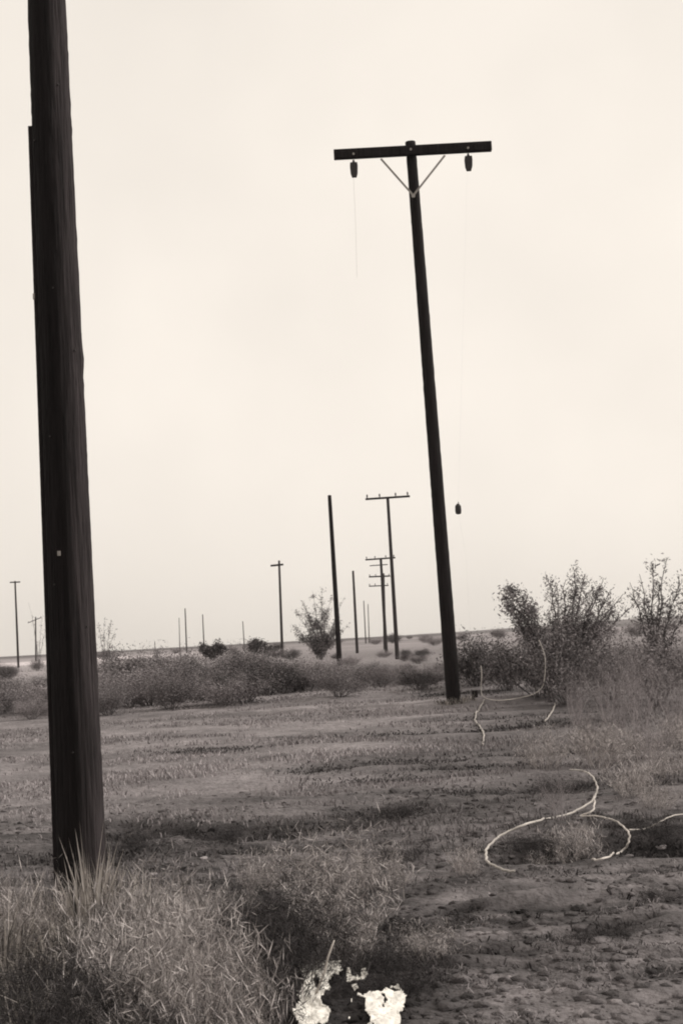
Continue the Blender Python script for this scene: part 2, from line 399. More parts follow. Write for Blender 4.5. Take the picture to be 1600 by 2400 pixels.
# ------------------------------------------------------------------ bushes
def grow(seed, h, spread, stems, levels=3, leaf=.05, nleaf=2500, upright=.6, r0=.02, clump=.16, leaftone=(.35, 1.5), lean=(0, 0), asp=.3, upb=.5):
    """returns MB of wood and (V,F,T) of leaves"""
    rd = random.Random(seed); wood = MB(); tips = []
    def branch(p, d, ln, r, lv):
        n = 5; pts = [p]; rads = [r]
        q = p.copy(); dd = d.copy()
        for k in range(n):
            dd = (dd+Vector((rd.gauss(0, .13), rd.gauss(0, .13), rd.gauss(.04, .08)))).normalized()
            q = q+dd*ln/n; pts.append(q.copy()); rads.append(r*(1-.7*(k+1)/n))
            if lv < levels and k >= 1:
                for _ in range(rd.choice((0, 1, 1, 2)) if lv > 0 else rd.choice((1, 1, 2))):
                    nd = (dd+Vector((rd.gauss(0, .55), rd.gauss(0, .55), rd.gauss(.1, .3)))).normalized()
                    branch(q.copy(), nd, ln*rd.uniform(.35, .6), r*(1-.7*(k+1)/n)*.65, lv+1)
            if lv >= 1: tips.append((q.copy(), dd.copy(), lv))
        wood.tube(pts, rads, 5 if lv < 1 else 3, rd.uniform(.7, 1.4))
    for k in range(stems):
        a = 2*math.pi*(k+rd.random()*.8)/stems; t = rd.uniform(.1, 1)*spread
        d = Vector((math.cos(a)*t+lean[0], math.sin(a)*t+lean[1], upright+.4)).normalized()
        branch(Vector((math.cos(a)*.06, math.sin(a)*.06, -.05)), d, h*rd.uniform(.55, .8), r0*rd.uniform(.6, 1.1), 0)
    g2 = np.random.default_rng(seed)
    tp = np.array([list(t[0]) for t in tips]); 
    idx = g2.integers(0, len(tp), nleaf)
    ct = g2.uniform(leaftone[0], leaftone[1], len(tp))
    C = tp[idx]+g2.normal(0, clump, (nleaf, 3))*g2.random((nleaf, 1)); C[:, 2] = np.maximum(C[:, 2], .02)
    a = g2.normal(size=(nleaf, 3)); a[:, 2] += upb; a /= np.linalg.norm(a, axis=1)[:, None]
    b = np.cross(a, g2.normal(size=(nleaf, 3))); b /= np.linalg.norm(b, axis=1)[:, None]
    s = (leaf*g2.uniform(.5, 1.3, nleaf))[:, None]
    V = np.stack([C-a*s, C+b*s*asp, C+a*s, C-b*s*asp], 1).reshape(-1, 3)
    Fs = np.arange(nleaf*4).reshape(-1, 4)
    return wood, V, Fs, np.repeat(ct[idx]*g2.uniform(.7, 1.25, nleaf), 4)
def bush(name, label, cat, loc, group=None, leafmat=None, woodmat=None, rz=0, sc=1, **k):
    r_ = empty(name, loc, rz); tag(r_, label, cat, group); r_.scale = (sc,)*3 if not hasattr(sc, '__len__') else sc
    w, V, Fs, t = grow(**k)
    w.build('stems', woodmat or m_bark, r_); np_mesh('foliage', V, Fs, leafmat or m_leaf, r_, t)
    return r_
def copy_tree(o, parent=None):
    c_ = o.copy(); col.objects.link(c_)
    if parent: c_.parent = parent
    for ch in list(o.children): copy_tree(ch, c_)
    return c_
def stand(px, D, dz=0):
    x_ = (px-W/2)*D/F
    for _ in range(6):
        v = Vector((x_, D, zf(x_, D)))-Vector((0, 0, EYE)); x_ += (px-(W/2+F*v.dot(rt)/v.dot(fw)))*D/F
    return Vector((x_, D, zf(x_, D)+dz))
# tangled low shrubs in the foreground: finer, with leaves of a few millimetres
m_dark = mat('dark_weed', G(0.05)); m_mid = mat('grey_weed', (.37, .34, .335))
fsr = []
def fore_shrub(px, D, sc, kind, label, group, cat='weed', name='weed_clump'):
    if len(fsr) < 4:
        for q in range(4):
            fsr.append(None)
    if fsr[kind] is None:
        b = bush(name, label, cat, (0, 0, 0), seed=500+kind, h=.42, spread=1.3 if kind < 2 else 1.0, stems=26, levels=2, leaf=[.03, .026, .038, .032][kind], nleaf=[2600, 2600, 1500, 1900][kind], upright=.5, r0=.0045, clump=.06, asp=.055, upb=[.6, .4, 1.3, .9][kind],
                 leaftone=(.15, 1.7), leafmat=(m_dark if kind < 2 else m_mid), woodmat=(m_dark if kind < 2 else m_mid))
        fsr[kind] = b
    else:
        b = copy_tree(fsr[kind]); tag(b, label, cat, group)
    b['group'] = group
    b.location = stand(px, D, -.02); b.scale = (sc*1.15, sc, sc*(1.3 if kind > 1 and 'left' in label else 1.0)); b.rotation_euler = (0, 0, px*.37); return b
WG = 'dark weed clumps in the middle foreground'
for k, (px, D, sc, lab) in enumerate([
    (575, 5.75, .6, 'dark weed clump at the right foot of the lower left grass'), (640, 6.1, .75, 'dark weed clump up and left of the pale stick'),
    (700, 6.75, .8, 'dark weed clump straight above the large paper scrap'), (690, 6.9, .9, 'tallest dark weed clump in the middle foreground'),
    (745, 6.7, .6, 'dark weed clump above the tip of the pale stick'), (850, 7.6, .5, 'small dark weed clump standing farthest back above the paper scraps'),
    (600, 6.9, .5, 'low dark weed clump on the left, below the long rut'), (885, 6.7, .5, 'dark weed clump right of the smaller paper scrap'),
    (950, 6.45, .5, 'dark weed clump rightmost by the paper scraps'), (815, 6.9, .4, 'small dark weed between the stick and the right clumps'),
    (560, 6.5, .7, 'dark weed clump at the middle of the right flank of the lower left grass'), (640, 7.6, .8, 'dark weed clump set back, left of the feathery weeds'), (590, 7.1, .75, 'dark weed clump between the rut and the lower left grass'),
    (640, 6.6, .5, 'dark weed clump behind the large paper scrap on its left')]):
    fore_shrub(px, D, sc*1.15, k % 2, lab, WG)
for k, (px, D, sc, lab) in enumerate([
    (810, 7.3, 1.0, 'grey feathery weed above the paper scraps, between the dark clumps'), (770, 8.4, 1.1, 'grey feathery weed farthest back in the middle foreground'),
    (790, 6.8, .6, 'grey feathery weed close above the stick'), (1000, 7.0, .5, 'small grey feathery weed alone on the middle earth')]):
    fore_shrub(px, D, sc, 2+k % 2, lab, 'grey feathery weeds in the middle foreground')
for k, (px, D, sc, lab) in enumerate([  # black weeds added to deepen the shade of the hollows
    (1262, 9.9, .50, 'black weed added as shade in the hollow inside the big cable loop'), (1225, 10.0, .36, 'small black weed added as shade left in the hollow inside the cable loop'),
    (1300, 9.95, .42, 'black weed added as shade at the right of the hollow inside the cable loop'), (1325, 14.0, .60, 'black weed heap added as shade under the top bend of the cable'),
    (1292, 14.4, .40, 'black weed added as shade left of the top bend of the cable'), (1425, 11.0, .42, 'black weed added as shade inside the bowed cable at right'),
    (1520, 10.6, .50, 'black weed added as shade left in the hollow at the right edge'), (1590, 10.5, .55, 'black weed added as shade rightmost in the hollow at the right edge'),
    (1350, 7.0, .22, 'small black weed added as shade left in the streak at lower right'), (1440, 7.1, .26, 'small black weed added as shade right in the streak at lower right'),
    (925, 6.25, .36, 'black weed added as shade just above and right of the paper scraps'), (1083, 7.8, .24, 'tiny black weed added as shade alone on the middle earth'),
    (1228, 7.6, .16, 'tiny black weed added as shade below the cable loop'), (850, 12.0, .45, 'black weed added as shade left in the hollow near the middle of the field edge'),
    (940, 12.2, .4, 'black weed added as shade right in the hollow near the middle of the field edge'), (970, 9.9, .32, 'low black weed added as shade left of the big cable loop'),
    (905, 10.0, .26, 'smaller low black weed added as shade farther left of the big cable loop'), (860, 8.7, .34, 'black weed added as shade above the grey feathery weeds'),
    (300, 11.2, .5, 'black weed added as shade in the rut just right of the near pole'), (350, 11.1, .45, 'black weed added as shade in the rut, second from the near pole'), (520, 11.2, .42, 'black weed added as shade in the rut, farthest from the near pole'),
    (1500, 13.0, .3, 'small black weed added as shade in the field near the right edge'), (1545, 7.9, .22, 'small black weed added as shade low at the right edge')]):
    b = fore_shrub(px, D, sc*1.1, k % 2, lab, 'black weeds added as shade in the hollows'); b.scale = (sc*1.9, sc*1.3, sc*.85)
for k, (px, D, sc, lab) in enumerate([
    (1345, 9.9, .75, 'grey twiggy weed between the two cable loops'), (1290, 9.7, .5, 'grey twiggy weed inside the big cable loop'), (1400, 15.8, 1.2, 'grey twiggy shrub behind the top bend of the cable'),
    (1275, 15.8, .9, 'grey twiggy shrub left of the top bend of the cable'), (1480, 12.8, .9, 'grey twiggy shrub right of the top bend of the cable'), (1565, 14.3, .8, 'grey twiggy shrub at the right edge behind the trailing cable'),
    (1500, 16.5, .9, 'tall grey twiggy shrub in the right field below the sparse tree'), (1400, 18.5, .9, 'tall grey twiggy shrub in the field below the large desert tree'), (1590, 17.5, 1.0, 'tall grey twiggy shrub at the right edge of the field'),
    (1540, 12.0, .6, 'grey twiggy weed behind the pale stone at the right edge'), (1090, 9.3, .4, 'small grey weed left of the big cable loop'), (610, 8.9, .5, 'grey twiggy weed left in the middle foreground below the rut'),
    (560, 7.7, .5, 'grey twiggy weed at the right edge of the lower left grass'), (900, 9.0, .6, 'grey twiggy weed in the middle, left of the cable loop')]):
    fore_shrub(px, D, sc, 2+k % 2, lab, 'grey twiggy shrubs over the right and middle field')
LG = 'tangled shrubs among the lower left grass'
for k, (px, D, sc) in enumerate([(40, 7.3, .9), (250, 7.2, .8), (330, 7.5, .8), (390, 6.9, .9), (450, 6.3, .9), (500, 5.8, .85), (430, 7.4, .6), (130, 6.3, 1.0), (300, 6.2, 1.0), (210, 5.6, 1.0),
                              (380, 5.5, 1.0), (60, 5.5, 1.0), (500, 5.2, .8), (100, 5.0, .9), (320, 5.0, .8)]):
    fore_shrub(px, D, sc*.95, [2, 0, 3, 2, 3, 2, 3, 1, 2, 0, 3, 1, 2, 0, 1][k], ('grey' if [2, 0, 3, 2, 3, 2, 3, 1, 2, 0, 3, 1, 2, 0, 1][k] > 1 else 'dark')+' tangled shrub within the lower left grass, '+
               ['by the left edge behind', 'right of the pole foot', 'at the back right', 'mid right', 'on the right flank', 'low on the right flank', 'outermost at the back right', 'in front of the pole', 'at its centre', 'left of centre and low',
                'centre right and low', 'low by the left edge', 'at its lowest right end', 'at the bottom left corner', 'at the bottom centre'][k], LG)

for k, (px, D, sc, lab) in enumerate([(20, 6.0, .8, 'dark shrub at the left edge in the pale grass'), (110, 5.7, .9, 'dark shrub left of centre in the lower left grass'), (190, 6.2, .75, 'dark shrub straight below the near pole foot'),
    (290, 5.4, .85, 'dark shrub low in the middle of the lower left grass'), (420, 5.2, .7, 'dark shrub low at the right end of the lower left grass'), (30, 5.1, .9, 'dark shrub nearest the bottom left corner'),
    (220, 4.9, .85, 'dark shrub at the bottom edge below the near pole'), (330, 6.6, .6, 'dark shrub high in the right half of the lower left grass')]):
    b = fore_shrub(px, D, sc, k % 2, lab, LG); b.scale = (sc*1.05, sc*.9, sc*.95)
# scrub belt
bl = []
for k in range(7):
    b = bush('scrub_bush', 'x', 'bush', (0, 0, 0), seed=100+k, h=1.3, spread=1.0+.1*k, stems=15, levels=2, leaf=.030, nleaf=12000,
             upright=.5, r0=.016, clump=.26, leaftone=[(.2, 1.0), (.3, 1.3), (.5, 1.8), (.9, 2.2), (.2, .8), (.5, 1.5), (.8, 2.0)][k])
    bl.append(b)
GB = 'scrub bushes in the belt across the far side of the field'
g_ = np.random.default_rng(5)
cnt = 0
def top_at(px):   # wanted top line of the belt, photo px
    return np.interp(px, [-200, 110, 240, 370, 540, 600, 740, 840, 1030, 1080, 1250, 1420, 1500, 1800], [1578, 1578, 1552, 1510, 1516, 1540, 1540, 1556, 1556, 1530, 1525, 1520, 1518, 1515])
for row, D0 in enumerate([31.5, 34, 37, 41, 46]):
    n = 23
    for k in range(n):
        px = -250+2050*(k+.5+g_.uniform(-.4, .4))/n; D = D0+g_.uniform(-1.1, 1.1)
        if row == 0 and (980 < px < 1140 or g_.random() < .3): D += 2.6
        if row == 1 and g_.random() < .2: D -= 1.5
        p = stand(px, D)
        hor = 1536-.0533*px
        hw = EYE-p.z-(top_at(px)-hor)*D/F
        hw *= (g_.uniform(.4, .9) if row < 1 else g_.uniform(.55, 1.08))
        if 560 < px < 1100 or px > 1400: hw = max(hw, .92*(EYE-p.z-(top_at(px)-hor)*D/F))
        s = max(hw, .4)/1.40
        b = bl[cnt] if cnt < 7 else copy_tree(bl[int(g_.integers(0, 7))])
        cnt += 1
        b.location = p; b.rotation_euler = (0, 0, g_.uniform(0, 6.28)); wsc = s*g_.uniform(1.1, 1.6); b.scale = (wsc, wsc, s)
        tag(b, 'grey scrub bush in the far belt, '+ORD[k]+' from the left in its '+['front', 'second', 'middle', 'fourth', 'rear'][row]+' row', 'bush', GB)
# far scattered bushes beyond the belt
pxs = sorted(np.concatenate([g_.uniform(-60, 1680, 24), g_.uniform(570, 1300, 24)]))
for k in range(48):
    D = g_.uniform(70, 260) if k % 4 else g_.uniform(260, 420)
    px = pxs[k]
    low_ = abs(px-900) < 190 and D < 160
    if low_: D = g_.uniform(62, 130)
    if px < 130: D = 90
    b = copy_tree(bl[int(g_.integers(0, 7))]); p = stand(px, D); s = g_.uniform(.6, 1.0)*(1.2 if D > 150 else .8)*(.5 if low_ else 1)
    b.location = p; b.scale = (s*1.6, s*1.6, s); b.rotation_euler = (0, 0, g_.uniform(0, 6))
    tag(b, 'distant bush dotted on the pale plain beyond the belt, '+ORD[k]+' from the left', 'bush', 'distant bushes on the plain')
def far_bush(px, D, s, label):
    b = copy_tree(bl[2]); b.location = stand(px, D); b.scale = (s[0], s[0], s[1]); b.rotation_euler = (0, 0, px); tag(b, label, 'bush'); del b['group']
for (px, D, h_, w_, lab) in [(605, 170, 1.5, 2.0, 'dark squat bush on the skyline left of the stub-armed pole'), (632, 150, .9, 1.2, 'small dark bush touching the foot of the stub-armed pole'), (500, 150, 1.3, 2.2, 'wide low dark bush on the skyline under the faint row of poles')]:
    b = bush('skyline_bush', lab, 'bush', stand(px, D), seed=int(px), h=1.5, spread=.9, stems=10, levels=2, leaf=.13, nleaf=3200, upright=.6, r0=.03, clump=.25, leaftone=(.15, .6)); b.scale = (w_*.7, w_*.7, h_*.8)
far_bush(545, 170, (1.0, .9), 'small dark bush on the skyline left of the squat bush')
far_bush(1168, 210, (1.3, 1.1), 'small dark bush on the skyline between the crossarm pole and leaning tree')
far_bush(90, 130, (.9, .75), 'small dark bush on the pale flat left of the near pole')

def plume_tree(name, label, cat, px, D, plumes, leaf=.04, lm=None, tone=(.35, 1.4), seed=1, r0=.03, dens=1.0, trunk=.25):
    """limbs end where the plumes do; each plume is a limb with leafy twigs along its upper part"""
    b = stand(px, D); r_ = empty(name, b); tag(r_, label, cat); rd = random.Random(seed); g2 = np.random.default_rng(seed)
    wood = MB(); C = []; tns = []
    for (tx, ty, dd, wdt, nl) in plumes:
        tip = at(tx, ty, D+dd)-b; st_ = Vector((rd.uniform(-.08, .08), rd.uniform(-.08, .08), -.05))
        ctl = Vector((tip.x*rd.uniform(.15, .35), tip.y*.3, tip.z*rd.uniform(.4, .55)))
        pts = []
        for k in range(13):
            t = k/12; p = st_*(1-t)**2+ctl*2*t*(1-t)+tip*t*t; p += Vector((rd.gauss(0, .02), rd.gauss(0, .02), 0))*(t > 0); pts.append(p)
        wood.tube(pts, [r0*(1-.85*k/12) for k in range(13)], 6, rd.uniform(.7, 1.3))
        nt_ = 26
        for q in range(nt_):
            t = rd.uniform(trunk, 1); k = min(int(t*12), 11); p = pts[k].lerp(pts[k+1], t*12-k)
            di = (pts[k+1]-pts[k]).normalized(); pr = math.sin(math.pi*min(1, (t-trunk)/(1-trunk)*.8+.15))
            nd = (di*.9+Vector((rd.gauss(0, .6), rd.gauss(0, .6), rd.gauss(.15, .3)))).normalized(); l_ = wdt*pr*rd.uniform(.5, 1.3)+.06
            e = p+nd*l_; mid = p.lerp(e, .5)+Vector((rd.gauss(0, .03), rd.gauss(0, .03), .02)); wood.tube([p, mid, e], [.008, .006, .003], 3, 1, False)
            n = int(nl*dens/nt_*rd.uniform(.4, 1.7)); tt = g2.random((n, 1))**.7
            base_ = np.array(p)*(1-tt)+np.array(e)*tt; C.append(base_+g2.normal(0, .05+.10*wdt, (n, 3))); tns.append(np.full(n, rd.uniform(*tone)))
    C = np.concatenate(C); tn_ = np.concatenate(tns); n = len(C)
    a = g2.normal(size=(n, 3)); a[:, 2] += .6; a /= np.linalg.norm(a, axis=1)[:, None]
    c2 = np.cross(a, g2.normal(size=(n, 3))); c2 /= np.linalg.norm(c2, axis=1)[:, None]; s_ = (leaf*g2.uniform(.5, 1.3, n))[:, None]
    V = np.stack([C-a*s_, C+c2*s_*.3, C+a*s_, C-c2*s_*.3], 1).reshape(-1, 3)
    wood.build('trunk', m_bark, r_); np_mesh('crown', V, np.arange(n*4).reshape(-1, 4), lm or m_leaf, r_, np.repeat(tn_*g2.uniform(.7, 1.25, n), 4)); return r_
plume_tree('round_bush', 'open twiggy round bush on the skyline behind the bare dark pole', 'bush', 752, 105,
    [(692, 1432, 0, .6, 200), (708, 1412, .5, .6, 240), (732, 1384, 0, .6, 300), (755, 1376, .3, .6, 320), (778, 1398, 0, .6, 240), (682, 1462, 0, .6, 240), (720, 1440, .4, .8, 700), (760, 1430, 0, .8, 700), (740, 1462, 0, .9, 900), (808, 1398, 0, .3, 60),
     (800, 1440, 0, .7, 300), (815, 1468, .4, .6, 240), (695, 1488, 0, .7, 500), (790, 1478, 0, .8, 600), (725, 1490, 0, .9, 700), (765, 1492, 0, .9, 700)],
    leaf=.085, seed=301, r0=.04, tone=(.4, 1.3), trunk=.12)
plume_tree('thin_shrub', 'faint thin shrub top showing just right of the near pole', 'bush', 246, 110, [(262, 1455, 0, .4, 90), (245, 1448, 0, .4, 90), (272, 1475, 0, .3, 60), (230, 1460, 0, .4, 80)], leaf=.08, seed=302)
plume_tree('thin_shrub', 'faint thin shrub left of the near pole beside a far pole', 'bush', 92, 170, [(68, 1412, 0, .3, 25), (100, 1440, 0, .5, 60), (76, 1455, 0, .5, 50), (108, 1470, 0, .5, 60)], leaf=.09, seed=303)
plume_tree('desert_tree', 'large bushy desert tree with ragged upright plumes right of the crossarm pole', 'tree', 1330, 27.5,
    [(1282, 1362, 0, .22, 900), (1300, 1392, .4, .3, 1300), (1352, 1335, 0, .2, 900), (1345, 1375, -.3, .3, 1500), (1368, 1352, .3, .25, 1100), (1395, 1385, 0, .28, 1300), (1425, 1385, .2, .25, 1000), (1458, 1392, 0, .22, 600), (1478, 1420, .2, .25, 500), (1320, 1358, .5, .12, 200), (1410, 1362, .3, .14, 220),
     (1440, 1430, -.3, .3, 1300), (1330, 1430, .4, .35, 1700), (1290, 1450, -.4, .3, 1300), (1380, 1440, 0, .35, 1700), (1410, 1470, .3, .3, 1200), (1250, 1480, .2, .25, 800)], leaf=.034, seed=311, r0=.035, tone=(.5, 1.8), dens=.68)
plume_tree('desert_tree', 'leaning tree with one leafy clump, left of the large desert tree', 'tree', 1292, 26.8,
    [(1178, 1392, 0, .2, 420), (1198, 1380, .2, .2, 500), (1222, 1396, 0, .22, 560), (1242, 1425, .2, .22, 420), (1192, 1425, -.1, .25, 560), (1225, 1450, 0, .2, 260)], leaf=.042, seed=318, r0=.03, tone=(.5, 1.5), trunk=.5)
plume_tree('sparse_tree', 'sparse open tree with thin bare branches at the right edge', 'tree', 1540, 28.5,
    [(1500, 1345, 0, .25, 120), (1528, 1322, .3, .25, 140), (1560, 1312, 0, .2, 70), (1475, 1365, 0, .25, 120), (1545, 1370, 0, .3, 260), (1590, 1355, 0, .3, 200), (1515, 1410, 0, .3, 300), (1572, 1420, 0, .35, 360), (1620, 1400, 0, .35, 360)],
    leaf=.042, seed=320, r0=.03, tone=(.5, 1.4))
for k, (px, D, h_, nl, tn_, lab) in enumerate([
    (1330, 26.0, 1.2, 6000, (.3, 1.5), 'dense dark shrub low under the large desert tree'),
    (1440, 26.5, 1.2, 5000, (.4, 1.8), 'mottled shrub between the large desert tree and the sparse tree'),
    (1540, 25.0, 1.2, 5000, (.4, 1.8), 'mottled shrub under the sparse tree at the right edge'),
    (1190, 30, 1.0, 5000, (.2, 1.3), 'low dark shrub just right of the crossarm pole foot'),
    (1265, 28, 1.0, 6000, (.2, 1.3), 'low dark shrub below the leaning tree'),
    (1115, 31.5, .95, 7000, (.15, 1.0), 'low dark shrub immediately right of the crossarm pole, behind the stub')]):
    bush('dense_shrub', lab, 'bush', stand(px, D), seed=330+k, h=h_, spread=1.0, stems=14, levels=2, leaf=.036, nleaf=nl, upright=.55, r0=.016, clump=.22, leaftone=tn_)
dg = None
for k, (px, D, s, lab) in enumerate([
    (1500, 20, 1.0, 'tall pale dry shrub spray in front of the right edge shrub'),
    (1420, 22, .9, 'pale dry shrub spray below the dark shrub of the large tree'),
    (1585, 18.5, .85, 'pale dry shrub spray nearest the right edge'),
    (1370, 18.5, .55, 'small dry shrub spray above the cable loops'),
    (1450, 17.5, .7, 'pale dry shrub spray between the two taller dry sprays'),
    (1350, 21.5, .7, 'pale dry shrub spray left under the large desert tree'),
    (1530, 15.5, .6, 'low pale dry shrub spray closest to the viewer at right'),
    (1480, 23.5, 1.0, 'tallest dry spray rising against the dark belt at right'),
    (1310, 11.0, .36, 'little dry sprig between the crossing cable loops')]):
    b = bush('dry_shrub', lab, 'bush', stand(px, D), seed=350+k, h=1.05, spread=.6, stems=18, levels=2, leaf=.030, nleaf=800, upright=1.3, r0=.008, clump=.07, asp=.12, upb=1.0,
             leaftone=(.25, 1.1), woodmat=m_grass, leafmat=m_grass, sc=(s, s, s*1.15))

# loose stones and clods on the near ground
def rock(seed, s):
    rd = np.random.default_rng(seed)
    import bmesh
    bm = bmesh.new(); bmesh.ops.create_icosphere(bm, subdivisions=2, radius=s)
    off = rd.random(3)*20
    for v in bm.verts:
        n = fbm(np.array([v.co.x/s*1.1+off[0]+v.co.z/s]), np.array([v.co.y/s*1.1+off[1]-v.co.z/s*.7]), 2)[0]
        v.co *= 1+.38*n; v.co.z *= .6
    me = bpy.data.meshes.new('stone'); bm.to_mesh(me); bm.free(); me.materials.append(m_stone)
    a = me.attributes.new('tone', 'FLOAT', 'POINT'); a.data.foreach_set('value', np.ones(len(me.vertices), dtype=np.float32)); return me
rm = [rock(600+k, 1.0) for k in range(6)]
g_ = np.random.default_rng(77)
spx = sorted(g_.uniform(960, 1600, 22))
for k in range(22):
    D = 5.3*(12/5.3)**g_.random(); px = spx[k]
    o = bpy.data.objects.new('stone', rm[k % 6]); col.objects.link(o); s = g_.uniform(.012, .035)
    p = stand(px, D); o.location = (p.x, p.y, p.z+s*.1); o.scale = (s*g_.uniform(.8, 1.4), s, s*g_.uniform(.6, 1)); o.rotation_euler = (0, 0, g_.uniform(0, 6))
    tag(o, 'small grey stone on the rough near earth, '+ORD[k]+' from the left', 'stone', 'small stones strewn on the near ground')
for (px, py, s, lab) in [(360, 2052, .035, 'small white stone in the grass right of the near pole'), (1550, 1992, .06, 'pale stone in the dark hollow at the right edge'), (478, 2014, .035, 'pale stone in the grass beside the dark rut')]:
    o = bpy.data.objects.new('stone', rm[2].copy()); o.data.materials[0] = m_pale; col.objects.link(o); p = gp(px, py)
    s *= .62; o.location = (p.x, p.y, p.z+s*.3); o.scale = (s*1.3, s, s*1.2); tag(o, lab, 'stone')

# ------------------------------------------------------------------ poles
def lin(a, b, t): return a+(b-a)*t
def pole_mesh(base, top, r_base, r_top, seed, nseg=60, n=28, knots=6, m=m_pole, name='shaft', parent=None, ridge=.012, lit_side=0):
    """round log with checks and knots; returns object. base/top in parent's local coordinates"""
    rd = np.random.default_rng(seed); d = (top-base); ln = d.length; d.normalize()
    a = d.cross(Vector((0, 1, 0))).normalized(); b = d.cross(a)
    V = []; Fs = []; kn = [(rd.random(), rd.random()*6.28) for _ in range(knots)]
    for i_ in range(nseg+1):
        t = i_/nseg; r_ = lin(r_base, r_top, t); c0 = base+d*ln*t
        for k in range(n):
            an = 2*math.pi*k/n
            q = r_*(1+ridge*math.sin(an*5+seed+t*2)+ridge*.8*math.sin(an*11+t*7))+.0015*rd.normal()
            for (kt, ka) in kn:
                da = (an-ka+math.pi) % (2*math.pi)-math.pi
                q += .012*math.exp(-((t-kt)*ln/.06)**2-(da/.25)**2)
            V.append(c0+(a*math.cos(an)+b*math.sin(an))*q)
    for i_ in range(nseg):
        for k in range(n): Fs.append((i_*n+k, i_*n+(k+1) % n, (i_+1)*n+(k+1) % n, (i_+1)*n+k))
    c1 = len(V); V.append(top+d*r_top*.25)
    for k in range(n): Fs.append((nseg*n+k, nseg*n+(k+1) % n, c1))
    T_ = np.ones(len(V))
    if lit_side:      # sunlight on the right side painted in as paler tone, streaky edges
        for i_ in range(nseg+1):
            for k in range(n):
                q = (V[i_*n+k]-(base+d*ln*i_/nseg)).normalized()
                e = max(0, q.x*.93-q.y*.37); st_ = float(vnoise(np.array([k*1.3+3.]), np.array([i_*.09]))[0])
                T_[i_*n+k] = .62+lit_side*max(0, e-.50+.22*st_)
    return np_mesh(name, V, Fs, m, parent, T_, True)

# near pole on the left
D1 = 9.0
pb = stand(196, D1); topimg = at(111, 20, D1)
dirv = topimg-Vector(pb); ln = dirv.length; dirv.normalize()
ext = 9.2                                     # goes on past the frame's top
near = empty('utility_pole', pb)
tag(near, 'thick dark wooden utility pole close by at the left, rising out of the frame', 'utility pole')
rb = .150; rtop = .122
sh = pole_mesh(Vector((0, 0, 0))-dirv*.4, dirv*ext, rb*1.02, rb+(rtop-rb)*ext/ln, 5, nseg=170, n=72, knots=14, name='shaft', parent=near, lit_side=3.6)
# wooden moulding that covers an earth wire, on the left side, ends below the frame's top
hstep = (at(70, 264, D1)-Vector(pb)).length
mb = MB(); side = Vector((-1, .05, 0)); side = (side-dirv*side.dot(dirv)).normalized(); tan = dirv.cross(side)
steps = 40
for i_ in range(steps):
    t0, t1 = hstep*i_/steps-.1, hstep*(i_+1)/steps-.1+.001
    rr_ = lin(rb, rtop, (t0+t1)/2/ln)
    mb.box(dirv*(t0+t1)/2+side*(rr_+.008), side, tan, dirv, .016, .03, (t1-t0)/2-.0005)
mb.build('wire_moulding', m_pole, near)
for (px, py, w_, name) in [(90, 700, .012, 'nail_plate'), (150, 1300, .010, 'nail_plate')]:
    q = at(px, py, D1)-Vector(pb); hh = q.dot(dirv); lat = q-dirv*hh
    rr_ = lin(rb, rtop, hh/ln); lx = max(-rr_*.92, min(rr_*.92, lat.x)); yy = -math.sqrt(max(rr_**2-lx**2, 0))
    mb = MB(); nrm = Vector((lx, yy, 0)).normalized(); tg = dirv.cross(nrm).normalized()
    mb.box(dirv*hh+nrm*(rr_+(.03 if px == 90 else .006)), tg, nrm, dirv, w_, .004, w_*1.5); mb.build(name, m_steel, near)

# crossarm pole
D2 = 28.0
pb2 = stand(1063, D2); tp2 = at(961, 333, D2)
dv = tp2-Vector(pb2); ln2 = dv.length; dv.normalize()
up2 = empty('utility_pole', pb2)
tag(up2, 'tall dark leaning wooden pole with one thick crossarm and V braces, empty of wires', 'utility pole')
pole_mesh(-dv*.4, dv*ln2, .145, .103, 9, nseg=120, n=24, knots=12, name='shaft', parent=up2)
loc = lambda px, py, D=D2: at(px, py, D)-Vector(pb2)
aL, aR = loc(782, 363, D2-.2), loc(1151, 343, D2-.2)
ax = (aR-aL).normalized(); ay = Vector((0, 1, 0)); ay = (ay-ax*ay.dot(ax)).normalized(); az = ax.cross(ay); az = az if az.z > 0 else -az
mb = MB(); mb.box((aL+aR)/2, ax, ay, az, (aR-aL).length/2, .07, .095); arm = mb.build('crossarm', m_pole, up2, bev=.012)
for (px, py) in [(892, 372), (1042, 364)]:
    p0 = loc(px, py, D2-.285); p1 = loc(968, 458, D2-.15); mb = MB(); d_ = (p1-p0); l_ = d_.length; d_.normalize(); s_ = d_.cross(Vector((0, 1, 0))).normalized()
    mb.box((p0+p1)/2, d_, s_, d_.cross(s_), l_/2, .02, .004); mb.build('brace', m_steel, up2)
mb = MB(); q = loc(968, 459, D2-.16); mb.tube([q-ay*.02, q+ay*.03], .04, 10); mb.build('bolt', m_steel, up2)
for (px, py) in [(828, 361), (1096, 347), (962, 350)]:
    mb = MB(); q = loc(px, py, D2-.28); mb.tube([q-ay*.025, q+ay*.03], .022, 8); mb.build('bolt', m_steel, up2)
